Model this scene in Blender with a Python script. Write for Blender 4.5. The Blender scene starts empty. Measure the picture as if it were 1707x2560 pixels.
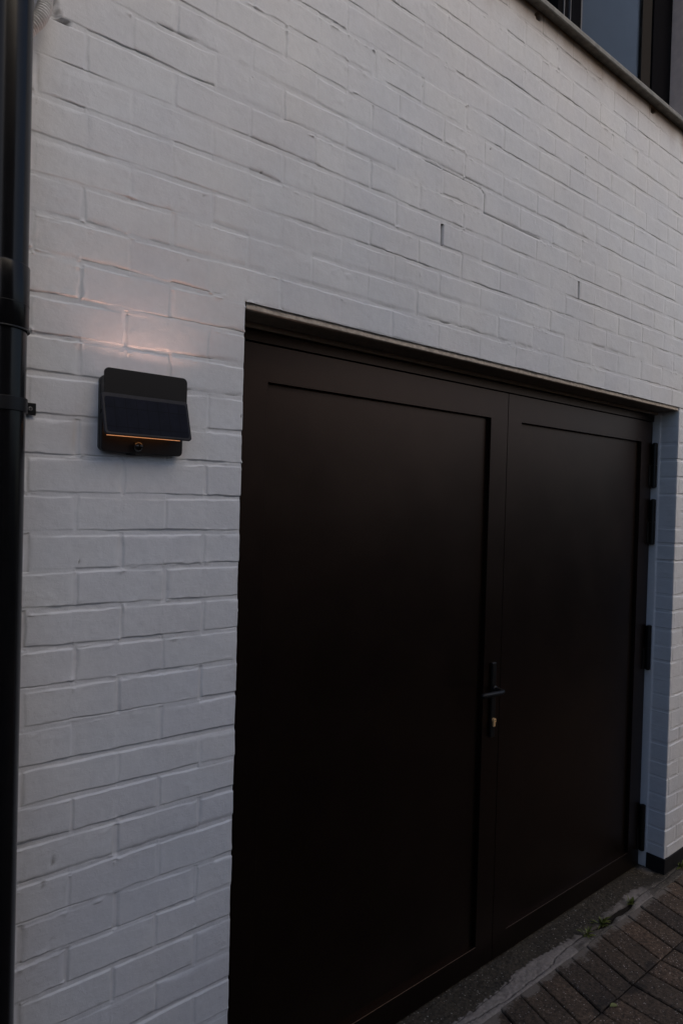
import bpy, bmesh, math, random
import numpy as np
from mathutils import Vector, Matrix
random.seed(7)
RNG = np.random.RandomState(11)
SC = bpy.context.scene
COL = SC.collection

# ------------------------------------------------------------------ camera
cam_d = bpy.data.cameras.new("camera")
cam = bpy.data.objects.new("camera", cam_d)
COL.objects.link(cam)
SC.camera = cam
cam_d.sensor_fit = 'VERTICAL'
cam_d.sensor_height = 36.0
cam_d.lens = 36.0 * 1707.0 / 2560.0
cam_d.clip_start = 0.05
cam_d.clip_end = 500
_y, _p, _r = math.radians(40.017), math.radians(-0.868), math.radians(1.544)
fw = Vector((math.sin(_y) * math.cos(_p), math.cos(_y) * math.cos(_p), math.sin(_p)))
rt = Vector((math.cos(_y), -math.sin(_y), 0))
up = rt.cross(fw)
r2 = rt * math.cos(_r) + up * math.sin(_r)
u2 = -rt * math.sin(_r) + up * math.cos(_r)
cam.matrix_world = Matrix(((r2.x, u2.x, -fw.x, -0.898), (r2.y, u2.y, -fw.y, -1.456), (r2.z, u2.z, -fw.z, 1.731), (0, 0, 0, 1)))

# ------------------------------------------------------------------ light
SC.view_settings.view_transform = 'Standard'
SC.view_settings.look = 'None'
SC.view_settings.gamma = 1
SC.view_settings.exposure = -0.04
SUN_EL, SUN_AZ = 38.0, 16.0          # azimuth from the wall's normal towards +x
sd = Vector((math.sin(math.radians(SUN_AZ)) * math.cos(math.radians(SUN_EL)), -math.cos(math.radians(SUN_AZ)) * math.cos(math.radians(SUN_EL)), math.sin(math.radians(SUN_EL))))
world = bpy.data.worlds.new("World")
SC.world = world
world.use_nodes = True
wn = world.node_tree
sky = wn.nodes.new('ShaderNodeTexSky')
sky.sky_type = 'NISHITA'
sky.sun_disc = False
sky.sun_elevation = math.radians(SUN_EL)
sky.sun_rotation = math.atan2(sd.x, sd.y)
sky.dust_density = 3.0
sky.ozone_density = 3.8
wn.links.new(sky.outputs[0], wn.nodes['Background'].inputs[0])
wn.nodes['Background'].inputs[1].default_value = 0.118
sun_d = bpy.data.lights.new("sun", 'SUN')
sun_d.energy = 0.84
sun_d.angle = math.radians(38)
sun_d.color = (1.0, 0.78, 0.52)
sun = bpy.data.objects.new("sun", sun_d)
COL.objects.link(sun)
sun.rotation_euler = (-sd).to_track_quat('-Z', 'Y').to_euler()

# ------------------------------------------------------------------ measures (metres)
CR = 0.080182            # height of one brick course
ZL = 2.2130              # bed joint over the garage opening
XR = 2.3835              # right edge of the garage opening
ZB = 2.2185              # underside of the lowest brick over the opening
ZS = 3.487               # underside of the window sill
WX0, WX1, WZ1 = 0.30, 2.475, 4.75   # window opening
YD = 0.112               # front face of the garage doors

# ------------------------------------------------------------------ helpers
def tag(o, label=None, cat=None, group=None, kind=None):
    if label: o['label'] = label
    if cat: o['category'] = cat
    if group: o['group'] = group
    if kind: o['kind'] = kind
    return o

def empty(name, loc=(0, 0, 0)):
    o = bpy.data.objects.new(name, None)
    o.location = loc
    o.empty_display_size = 0.1
    COL.objects.link(o)
    return o

def link(name, me, mat, parent=None, smooth=False):
    o = bpy.data.objects.new(name, me)
    COL.objects.link(o)
    if mat: me.materials.append(mat)
    if smooth:
        me.polygons.foreach_set('use_smooth', [True] * len(me.polygons))
    if parent is not None:
        o.parent = parent
        pm = Matrix.Translation(parent_loc(parent))
        o.matrix_parent_inverse = pm.inverted()
    return o

def parent_loc(o):
    v = Vector(o.location)
    return v

def bm_obj(name, bm, mat, parent=None, smooth=False):
    me = bpy.data.meshes.new(name)
    bm.normal_update()
    bm.to_mesh(me)
    bm.free()
    return link(name, me, mat, parent, smooth)

def box(bm, x0, x1, y0, y1, z0, z1, bev=0.0, seg=2, M=None):
    r = bmesh.ops.create_cube(bm, size=1.0)
    vs = r['verts']
    for v in vs:
        v.co = Vector((x0 + (v.co.x + .5) * (x1 - x0), y0 + (v.co.y + .5) * (y1 - y0), z0 + (v.co.z + .5) * (z1 - z0)))
    if bev:
        es = list({e for v in vs for e in v.link_edges})
        r = bmesh.ops.bevel(bm, geom=es, offset=bev, segments=seg, affect='EDGES', profile=0.5)
        vs = r['verts']
    if M is not None:
        allv = {v for v in vs} if not bev else {v for f in r['faces'] for v in f.verts} | set(v for v in vs)
        for v in allv: v.co = M @ v.co
    return vs

def cyl(bm, p0, p1, r0, r1=None, n=20, caps=True):
    p0, p1 = Vector(p0), Vector(p1)
    if r1 is None: r1 = r0
    d = (p1 - p0)
    q = d.to_track_quat('Z', 'Y').to_matrix().to_4x4()
    M = Matrix.Translation((p0 + p1) / 2) @ q
    return bmesh.ops.create_cone(bm, cap_ends=caps, cap_tris=False, segments=n, radius1=r0, radius2=r1, depth=d.length, matrix=M)['verts']

def tube(bm, pts, radii, n=16):
    rings = []
    N = len(pts)
    pts = [Vector(p) for p in pts]
    ref = Vector((0, 0, 1))
    for i, p in enumerate(pts):
        t = (pts[min(i + 1, N - 1)] - pts[max(i - 1, 0)]).normalized()
        a = t.cross(ref)
        if a.length < 1e-3: a = t.cross(Vector((0, 1, 0)))
        a.normalize(); b = t.cross(a)
        r = radii[i] if hasattr(radii, '__len__') else radii
        rings.append([bm.verts.new(p + (a * math.cos(2 * math.pi * k / n) + b * math.sin(2 * math.pi * k / n)) * r) for k in range(n)])
    for A, B in zip(rings[:-1], rings[1:]):
        for k in range(n):
            bm.faces.new((A[k], A[(k + 1) % n], B[(k + 1) % n], B[k]))
    bm.faces.new(rings[0]); bm.faces.new(list(reversed(rings[-1])))
    bmesh.ops.recalc_face_normals(bm, faces=bm.faces[:])

# value noise -----------------------------------------------------------
TAB = RNG.rand(256, 256)
def vnoise(x, y, s=1.0, seed=0):
    x = np.asarray(x, float) / s + 37.1 * seed + 1000
    y = np.asarray(y, float) / s + 91.7 * seed + 1000
    xi = np.floor(x).astype(int); yi = np.floor(y).astype(int)
    fx = x - xi; fy = y - yi
    fx = fx * fx * (3 - 2 * fx); fy = fy * fy * (3 - 2 * fy)
    T = lambda i, j: TAB[i & 255, j & 255]
    return (T(xi, yi) * (1 - fx) + T(xi + 1, yi) * fx) * (1 - fy) + (T(xi, yi + 1) * (1 - fx) + T(xi + 1, yi + 1) * fx) * fy
def sstep(a, b, x):
    t = np.clip((x - a) / (b - a), 0, 1)
    return t * t * (3 - 2 * t)
def h1(i, j, seed=0):
    i = np.asarray(i).astype(int); j = np.asarray(j).astype(int)
    return TAB[(np.asarray(i) * 7 + 13 * seed + 91) & 255, (np.asarray(j) * 11 + 5 * seed + 17) & 255]

# ------------------------------------------------------------------ materials
def new_mat(name):
    m = bpy.data.materials.new(name)
    m.use_nodes = True
    nt = m.node_tree
    return m, nt, nt.nodes['Principled BSDF']
def N(nt, t, **kw):
    n = nt.nodes.new(t)
    for k, v in kw.items(): setattr(n, k, v)
    return n
def tex_noise(nt, scale, detail=4, rough=0.6, vec=None, dist=0.0):
    n = N(nt, 'ShaderNodeTexNoise')
    n.inputs['Scale'].default_value = scale
    n.inputs['Detail'].default_value = detail
    n.inputs['Roughness'].default_value = rough
    n.inputs['Distortion'].default_value = dist
    if vec is not None: nt.links.new(vec, n.inputs['Vector'])
    return n
def ramp(nt, src, stops):
    r = N(nt, 'ShaderNodeValToRGB')
    e = r.color_ramp.elements
    while len(e) < len(stops): e.new(0.5)
    for i, (p, c) in enumerate(stops):
        e[i].position = p
        e[i].color = (c, c, c, 1) if not hasattr(c, '__len__') else (*c, 1)
    nt.links.new(src, r.inputs[0])
    return r
def mix(nt, f, a, b, mode='MIX'):
    m = N(nt, 'ShaderNodeMix', data_type='RGBA', blend_type=mode)
    for s, v in ((0, f), (6, a), (7, b)):
        if hasattr(v, 'links') or isinstance(v, bpy.types.NodeSocket): nt.links.new(v, m.inputs[s])
        elif s == 0: m.inputs[0].default_value = v
        else: m.inputs[s].default_value = (*v, 1)
    return m.outputs[2]
def bump(nt, h, strength, dist, prev=None):
    b = N(nt, 'ShaderNodeBump')
    b.inputs['Strength'].default_value = strength
    b.inputs['Distance'].default_value = dist
    nt.links.new(h, b.inputs['Height'])
    if prev is not None: nt.links.new(prev, b.inputs['Normal'])
    return b.outputs[0]

def mat_simple(name, col, rough=0.5, metal=0.0, spec=0.5, nscale=60, var=0.15, bstr=0.05, coat=0.0):
    m, nt, p = new_mat(name)
    tc = N(nt, 'ShaderNodeTexCoord')
    n = tex_noise(nt, nscale, 5, 0.6, tc.outputs['Object'])
    r = ramp(nt, n.outputs[0], [(0.3, tuple(c * (1 - var) for c in col)), (0.7, tuple(min(1, c * (1 + var)) for c in col))])
    nt.links.new(r.outputs[0], p.inputs['Base Color'])
    n2 = tex_noise(nt, nscale * 0.3, 3, 0.6, tc.outputs['Object'])
    rr = N(nt, 'ShaderNodeMapRange')
    rr.inputs[3].default_value = rough * 0.85; rr.inputs[4].default_value = min(1, rough * 1.2)
    nt.links.new(n2.outputs[0], rr.inputs[0]); nt.links.new(rr.outputs[0], p.inputs['Roughness'])
    p.inputs['Metallic'].default_value = metal
    p.inputs['Specular IOR Level'].default_value = spec
    p.inputs['Coat Weight'].default_value = coat
    if bstr:
        nt.links.new(bump(nt, n.outputs[0], bstr, 0.002), p.inputs['Normal'])
    return m

def mat_wall():
    m, nt, p = new_mat("white_painted_brick")
    tc = N(nt, 'ShaderNodeTexCoord')
    ob = tc.outputs['Object']
    a = N(nt, 'ShaderNodeAttribute', attribute_name='dirt_shade')
    s = N(nt, 'ShaderNodeAttribute', attribute_name='stain_shade')
    t = N(nt, 'ShaderNodeAttribute', attribute_name='tint')
    n1 = tex_noise(nt, 3.0, 5, 0.6, ob)
    base = ramp(nt, n1.outputs[0], [(0.3, (0.72, 0.72, 0.735)), (0.7, (0.80, 0.80, 0.81))]).outputs[0]
    tv = ramp(nt, t.outputs['Fac'], [(0.0, (0.93, 0.93, 0.945)), (1.0, (1.0, 1.0, 0.99))]).outputs[0]
    base = mix(nt, 1.0, base, tv, 'MULTIPLY')
    n2 = tex_noise(nt, 45, 6, 0.7, ob)
    fine = ramp(nt, n2.outputs[0], [(0.30, 0.94), (0.62, 1.0)]).outputs[0]
    base = mix(nt, 1.0, base, fine, 'MULTIPLY')
    n5 = tex_noise(nt, 1.6, 3, 0.6, ob)
    base = mix(nt, 1.0, base, ramp(nt, n5.outputs[0], [(0.35, (0.965, 0.985, 1.0)), (0.65, (1.0, 0.985, 0.96))]).outputs[0], 'MULTIPLY')
    base = mix(nt, s.outputs['Fac'], base, (0.17, 0.095, 0.042))  # brown staining, with the shade under the sill painted in
    base = mix(nt, a.outputs['Fac'], base, (0.085, 0.075, 0.06))  # grime, and shade painted into gaps and holes
    nt.links.new(base, p.inputs['Base Color'])
    p.inputs['Roughness'].default_value = 0.55
    p.inputs['Specular IOR Level'].default_value = 0.35
    f1 = tex_noise(nt, 260, 4, 0.65, ob)
    f2 = tex_noise(nt, 70, 5, 0.65, ob, 0.4)
    mp = N(nt, 'ShaderNodeMapping'); mp.inputs['Scale'].default_value = (30, 30, 160)
    nt.links.new(ob, mp.inputs[0])
    f3 = tex_noise(nt, 1.0, 3, 0.6, mp.outputs[0])
    b = bump(nt, f1.outputs[0], 0.35, 0.0006)
    b = bump(nt, f2.outputs[0], 0.6, 0.0016, b)
    b = bump(nt, f3.outputs[0], 0.35, 0.0010, b)
    nt.links.new(b, p.inputs['Normal'])
    return m

def mat_door():
    m, nt, p = new_mat("dark_lacquered_door_paint")
    tc = N(nt, 'ShaderNodeTexCoord')
    n = tex_noise(nt, 420, 3, 0.5, tc.outputs['Object'])
    n2 = tex_noise(nt, 5, 4, 0.6, tc.outputs['Object'])
    r = ramp(nt, n2.outputs[0], [(0.3, (0.050, 0.034, 0.027)), (0.7, (0.060, 0.041, 0.032))])
    nt.links.new(r.outputs[0], p.inputs['Base Color'])
    rr = N(nt, 'ShaderNodeMapRange'); rr.inputs[3].default_value = 0.32; rr.inputs[4].default_value = 0.40
    p.inputs['Metallic'].default_value = 1.0
    nt.links.new(n2.outputs[0], rr.inputs[0]); nt.links.new(rr.outputs[0], p.inputs['Roughness'])
    p.inputs['Specular IOR Level'].default_value = 0.62
    nt.links.new(bump(nt, n.outputs[0], 0.12, 0.0004), p.inputs['Normal'])
    return m

def mat_aggregate(name, c0, c1, speck, mortar=False, bs=0.5):
    m, nt, p = new_mat(name)
    tc = N(nt, 'ShaderNodeTexCoord'); ob = tc.outputs['Object']
    n1 = tex_noise(nt, 9, 6, 0.7, ob)
    n2 = tex_noise(nt, 75, 6, 0.8, ob)
    c = ramp(nt, n2.outputs[0], [(0.36, c0), (0.64, c1)]).outputs[0]
    c = mix(nt, 1.0, c, ramp(nt, n1.outputs[0], [(0.3, 0.6), (0.7, 1.3)]).outputs[0], 'MULTIPLY')
    v = N(nt, 'ShaderNodeTexVoronoi', feature='F1'); v.inputs['Scale'].default_value = 130
    nt.links.new(ob, v.inputs['Vector'])
    sp = ramp(nt, v.outputs['Distance'], [(0.20, 1.0), (0.34, 0.0)]).outputs[0]
    wn_ = N(nt, 'ShaderNodeTexWhiteNoise', noise_dimensions='3D')
    nt.links.new(v.outputs['Position'], wn_.inputs['Vector'])
    sel = ramp(nt, wn_.outputs['Value'], [(0.72, 0.0), (0.97, 1.0)]).outputs[0]
    f = mix(nt, 1.0, sp, sel, 'MULTIPLY')
    c = mix(nt, f, c, speck)
    dark = ramp(nt, wn_.outputs['Value'], [(0.0, 1.0), (0.12, 0.0)]).outputs[0]
    f2 = mix(nt, 1.0, sp, dark, 'MULTIPLY')
    c = mix(nt, f2, c, (0.015, 0.014, 0.012))
    if mortar:
        a = N(nt, 'ShaderNodeAttribute', attribute_name='mortar')
        nn = tex_noise(nt, 60, 6, 0.7, ob)
        mc = ramp(nt, nn.outputs[0], [(0.25, (0.18, 0.155, 0.13)), (0.7, (0.36, 0.315, 0.28))]).outputs[0]
        c = mix(nt, a.outputs['Fac'], c, mc)
        d = N(nt, 'ShaderNodeAttribute', attribute_name='dirt_shade')
        c = mix(nt, d.outputs['Fac'], c, (0.018, 0.012, 0.009))
    else:
        t = N(nt, 'ShaderNodeAttribute', attribute_name='tint')
        tv = ramp(nt, t.outputs['Fac'], [(0.0, (0.62, 0.62, 0.64)), (0.5, (0.95, 0.92, 0.88)), (1.0, (1.35, 1.2, 1.1))]).outputs[0]
        c = mix(nt, 1.0, c, tv, 'MULTIPLY')
        # cement smeared over the pavers' ends next to the threshold
        sx = N(nt, 'ShaderNodeSeparateXYZ'); nt.links.new(ob, sx.inputs[0])
        def mth(op, a_, b_):
            m_ = N(nt, 'ShaderNodeMath', operation=op)
            for q, v_ in enumerate((a_, b_)):
                if isinstance(v_, (int, float)): m_.inputs[q].default_value = v_
                else: nt.links.new(v_, m_.inputs[q])
            return m_.outputs[0]
        na = tex_noise(nt, 22, 6, 0.75, ob); nb = tex_noise(nt, 7, 3, 0.6, ob)
        yy = mth('ADD', sx.outputs[1], mth('MULTIPLY', mth('SUBTRACT', na.outputs[0], 0.5), 0.13))
        yy = mth('ADD', yy, mth('MULTIPLY', mth('SUBTRACT', nb.outputs[0], 0.5), 0.12))
        mk = N(nt, 'ShaderNodeMapRange', interpolation_type='SMOOTHSTEP')
        mk.inputs[1].default_value = -0.088; mk.inputs[2].default_value = -0.070
        nt.links.new(yy, mk.inputs[0])
        xlim = mth('LESS_THAN', sx.outputs[0], 2.28)
        c = mix(nt, mth('MULTIPLY', mth('MULTIPLY', mk.outputs[0], 0.85), xlim), c, (0.20, 0.17, 0.14))
        dist = mth('ABSOLUTE', mth('ADD', sx.outputs[1], 0.281), 0)
        dd = mth('ADD', dist, mth('MULTIPLY', mth('SUBTRACT', 0.62, nb.outputs[0]), 0.22))
        md = N(nt, 'ShaderNodeMapRange', interpolation_type='SMOOTHSTEP')
        md.inputs[1].default_value = 0.045; md.inputs[2].default_value = 0.012
        nt.links.new(dd, md.inputs[0])
        c = mix(nt, mth('MULTIPLY', md.outputs[0], 0.8), c, (0.022, 0.014, 0.009))
    nt.links.new(c, p.inputs['Base Color'])
    p.inputs['Roughness'].default_value = 0.75
    b = bump(nt, n2.outputs[0], bs, 0.003)
    b = bump(nt, sp, bs * 0.6, 0.001, b)
    nt.links.new(b, p.inputs['Normal'])
    return m

M_WALL = mat_wall()
M_DOOR = mat_door()
M_BLACK = mat_simple("black_powder_coat", (0.006, 0.006, 0.007), 0.42, 0, 0.3, 300, 0.2, 0.05)
M_HINGE = mat_simple("black_hinge_steel", (0.004, 0.004, 0.004), 0.4, 0, 0.4, 200, 0.2, 0.05)
M_SOFFIT = mat_simple("brown_painted_lintel_steel", (0.20, 0.165, 0.125), 0.6, 0, 0.3, 40, 0.25, 0.1)
M_TRIM = mat_simple("beige_sealant", (0.34, 0.26, 0.18), 0.6, 0, 0.3, 80, 0.15, 0.2)
M_MORTAR = mat_simple("rough_mortar_bed", (0.42, 0.36, 0.30), 0.9, 0, 0.2, 70, 0.3, 0.8)
M_SKIRT = mat_simple("black_bitumen_skirting", (0.010, 0.009, 0.010), 0.7, 0, 0.3, 90, 0.3, 0.3)
M_SILL = mat_simple("weathered_grey_sill", (0.20, 0.19, 0.165), 0.55, 0, 0.4, 35, 0.3, 0.2)
M_FRAME = mat_simple("black_window_frame", (0.010, 0.010, 0.012), 0.9, 0, 0.0, 200, 0.1, 0.02)
M_SASH = mat_simple("dark_grey_window_sash", (0.036, 0.033, 0.031), 0.9, 0, 0.0, 200, 0.1, 0.02)
M_BAR = mat_simple("grey_window_bead", (0.13, 0.13, 0.14), 0.7, 0, 0.2, 200, 0.1, 0.02)
M_BLIND = mat_simple("grey_blue_roller_blind", (0.055, 0.068, 0.105), 0.7, 0, 0.3, 12, 0.06, 0.05)
M_LAMP = mat_simple("dark_brown_lamp_housing", (0.0115, 0.0100, 0.0095), 0.42, 0, 0.45, 400, 0.1, 0.08)
M_LAMPEDGE = mat_simple("grey_panel_rim", (0.018, 0.019, 0.026), 0.5, 0, 0.2, 300, 0.1, 0.04)
M_SENSOR = mat_simple("black_sensor_dome", (0.012, 0.010, 0.008), 0.12, 0, 0.6, 100, 0.1, 0)
M_BRASS = mat_simple("brass_lock_cylinder", (0.85, 0.52, 0.24), 0.45, 0.25, 0.5, 200, 0.2, 0.05)
M_STEEL = mat_simple("zinc_screw_steel", (0.55, 0.54, 0.52), 0.35, 1.0, 0.5, 200, 0.2, 0.1)
M_PIPE = mat_simple("glossy_black_downpipe", (0.0048, 0.0048, 0.0055), 0.20, 0, 0.25, 30, 0.2, 0.02)
M_COND = mat_simple("white_plastic_conduit", (0.80, 0.79, 0.77), 0.45, 0, 0.4, 60, 0.12, 0.1)
M_CORE = mat_simple("dark_room_behind", (0.02, 0.02, 0.02), 0.9)
M_WEED = mat_simple("green_weed_leaf", (0.12, 0.14, 0.028), 0.5, 0, 0.4, 60, 0.3, 0.1)
M_LEAF = mat_simple("pale_yellow_green_leaf", (0.24, 0.25, 0.09), 0.5, 0, 0.4, 60, 0.2, 0.1)
M_PAVER = mat_aggregate("grey_brown_concrete_paver", (0.022, 0.014, 0.008), (0.170, 0.120, 0.080), (0.55, 0.50, 0.45), bs=0.9)
M_CONC = mat_aggregate("worn_concrete_threshold", (0.013, 0.010, 0.006), (0.088, 0.070, 0.047), (0.40, 0.37, 0.32), mortar=True, bs=0.9)
M_SOIL = mat_simple("dark_joint_soil", (0.020, 0.015, 0.011), 0.95, 0, 0.2, 150, 0.5, 0.8)
M_BRICKB = mat_simple("red_brown_facade", (0.15, 0.105, 0.085), 0.8, 0, 0.3, 8, 0.3, 0.3)
M_ROOF = mat_simple("dark_roof_tiles", (0.05, 0.035, 0.03), 0.7, 0, 0.3, 6, 0.3, 0.3)
M_PANE_DARK = mat_simple("dark_window_pane", (0.01, 0.011, 0.013), 0.08, 0, 0.5, 6, 0.1, 0)
def mat_emit(name, col, strength):
    m, nt, p = new_mat(name)
    p.inputs['Base Color'].default_value = (*col, 1)
    p.inputs['Emission Color'].default_value = (*col, 1)
    p.inputs['Emission Strength'].default_value = strength
    return m
M_LED = mat_emit("warm_led_upward", (1.0, 0.58, 0.46), 112.0)
M_LED2 = mat_emit("warm_led_strip", (1.0, 0.40, 0.16), 0.42)
def mat_glass():
    m, nt, p = new_mat("window_glass")
    for l in list(nt.links): nt.links.remove(l)
    out = [n for n in nt.nodes if n.type == 'OUTPUT_MATERIAL'][0]
    tr = N(nt, 'ShaderNodeBsdfTransparent'); tr.inputs[0].default_value = (0.86, 0.9, 0.92, 1)
    gl = N(nt, 'ShaderNodeBsdfGlossy'); gl.inputs['Roughness'].default_value = 0.02
    fr = N(nt, 'ShaderNodeFresnel'); fr.inputs[0].default_value = 1.18
    mx = N(nt, 'ShaderNodeMixShader')
    nt.links.new(fr.outputs[0], mx.inputs[0]); fr.inputs[0].default_value = 1.06; nt.links.new(tr.outputs[0], mx.inputs[1]); nt.links.new(gl.outputs[0], mx.inputs[2])
    nt.links.new(mx.outputs[0], out.inputs[0])
    return m
M_GLASS = mat_glass()

# ------------------------------------------------------------------ brick relief
# measured departures of the bed joints from an even spacing: {course: (at x=-0.5, at the opening, at the right corner)}
BED = {0: (.0051, .0022, -.0033), -1: (.0001, .0047, -.009), -2: (-.001, .008, -.0043), -3: (.0012, .0063, -.0011), -4: (-.004, .0016, -.0037), -5: (-.0047, .0036, -.0045), -6: (-.0024, .0015, -.0073), -7: (-.0019, -.0026, -.0026), -8: (.0002, -.002, -.0018), -9: (.0014, -.0034, -.0011), -10: (.0022, -.004, -.0062), -11: (.0008, -.0026, -.0038), -12: (.0002, -.0034, .0005), -13: (.0005, -.0063, -.0068), -14: (.003, -.0024, -.0047), -15: (.0035, .0005, -.0007), -16: (.0042, .0063, .0013), -17: (.002, -.0031, -.0007), -18: (0, -.0026, .003), -19: (0, -.0032, -.0029), -20: (0, -.006, .0063), -21: (0, .0033, -.0018), -22: (0, -.0017, .0035), 1: (.0031, .0083, -.0012), 2: (-.0028, .0092, .0022), 3: (-.0074, .0032, 0), 4: (-.0045, .0045, -.003), 5: (-.008, .0037, -.0004), 6: (0, .0055, 0), 7: (0, .007, 0)}
KA = np.zeros((120, 3))
for k, v in BED.items(): KA[k + 60] = v
def bed_off(k, x):
    v = KA[np.clip(k + 60, 0, 119)]
    a = np.clip((x + 0.5) / 0.5, 0, 1)
    b = np.clip(x / XR, 0, 1)
    o = v[..., 0] * (1 - a) + (v[..., 1] * (1 - b) + v[..., 2] * b) * a
    return o + (vnoise(x, k * 3.0, 0.12, 3) - .5) * 0.0014 + (vnoise(x, k * 5.0, 0.010, 13) - .5) * 0.0008

def relief(x, z, face=0):
    """depth (m, into the wall) plus the dirt and tint of the painted brickwork at x, z"""
    k = np.round((z - ZL) / CR).astype(int)
    best = None
    off = bed_off(k, x)
    dz = z - (ZL + k * CR + off)
    far = np.abs(dz) > CR * 0.5
    k = np.where(far, k + np.sign(dz).astype(int), k)
    dz = z - (ZL + k * CR + bed_off(k, x))
    r = np.where(dz >= 0, k, k - 1)
    odd = (r % 2 == 0).astype(int)            # this course's upright joints stand at odd multiples of 0.1 m
    j = np.round((x / 0.1 - odd) / 2).astype(int) * 2 + odd
    jx = j * 0.1 + (h1(j, r, 4) - .5) * 0.007 + (vnoise(x * 0 + j, z, 0.02, 9) - .5) * 0.0015
    if face:                                   # reveal: only the corner brick is seen
        dx = np.full_like(x, 1.0)
    else:
        dx = x - jx
    hw = 0.0056 + (vnoise(x, z, 0.035, 1) - .5) * 0.0030 + (vnoise(x, k * 5.0, 0.16, 12) - .5) * 0.0026 + (vnoise(x, z, 0.007, 15) - .5) * 0.0014
    hv = 0.0042 + (vnoise(x, z, 0.03, 2) - .5) * 0.004 + (h1(j, r, 6) - .5) * 0.003
    sb = np.abs(dz) - hw
    sv = np.abs(dx) - hv
    brick = np.floor((x - jx) / 0.2) * 0 + np.where(x > jx, j, j - 2)
    # how deep each stretch of joint lies
    segb = vnoise(x, k * 7.3, 0.11, 5)
    segb2 = h1(np.floor(x / 0.1 + 0.5 * (k % 2)).astype(int), k, 8)
    Db = 0.0005 + 0.0030 * sstep(0.22, 0.85, 0.5 * segb + 0.5 * segb2)
    segv = h1(j, r, 10)
    lowf = 0.66 + 0.62 * (1 - sstep(1.95, 2.25, z))
    calm = 1 - 0.55 * np.exp(-((x + 0.27) / 0.16) ** 4) * np.exp(-((z - 2.09) / 0.09) ** 4)
    Db = Db * lowf * calm
    Dv = lowf * (0.0010 + 0.0020 * sstep(0.25, 1.0, segv)) * (0.6 + 0.8 * vnoise(x, z, 0.04, 16))
    edge = 0.0023
    tb = 1 - sstep(-0.0012, edge, sb)
    tv = 1 - sstep(-0.0012, edge, sv)
    d = np.maximum(tb * Db, tv * Dv)
    # brick faces: set a little in or out, tilted and slightly wavy
    bo = (h1(brick, r, 1) - .5) * 0.0008
    ty = (h1(brick, r, 2) - .5) * 0.0012 * (dz - CR / 2 * np.sign(dz)) / CR
    tx = (h1(brick, r, 3) - .5) * 0.0010 * ((x - jx) / 0.1 - np.sign(x - jx))
    inb = (1 - tb) * (1 - tv)
    d = d + inb * (bo + ty + tx)
    d += (vnoise(x, z, 0.045, 21) - .5) * 0.0009 + (vnoise(x, z, 0.014, 22) - .5) * 0.0006
    # crumbs and runs of paint along the arrises
    crumb = sstep(0.70, 0.95, vnoise(x, z, 0.0075, 23)) * sstep(0.45, 0.8, vnoise(x, z, 0.12, 24))
    near = np.exp(-(np.abs(sb) / 0.006) ** 2) + 0.7 * np.exp(-(np.abs(sv) / 0.006) ** 2)
    d -= 0.0024 * crumb * near
    d -= 0.0016 * sstep(0.84, 0.97, vnoise(x, z, 0.006, 25)) * sstep(0.5, 0.7, vnoise(x, z, 0.07, 26)) * inb
    # hairline gap under the arris of the upper brick
    gap = np.exp(-((dz - hw + 0.0006) / 0.0011) ** 2)
    gs = sstep(0.52, 0.80, vnoise(x, k * 9.1, 0.10, 31) * 0.6 + h1(np.floor((x + 0.05 * k) / 0.2).astype(int), k, 32) * 0.4)
    d += 0.0020 * gap * gs
    dirt_shade = 0.40 * gap * gs * (0.5 + 0.5 * sstep(1.4, 2.8, z)) * (0.7 + 0.3 * sstep(0.0, 1.2, x))  # shade of the narrow gap painted as a dark line
    tint = h1(brick, r, 14) * 0.6 + 0.4 * vnoise(x, z, 0.05, 33)
    return d, dirt_shade, tint, sb, dz

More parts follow.
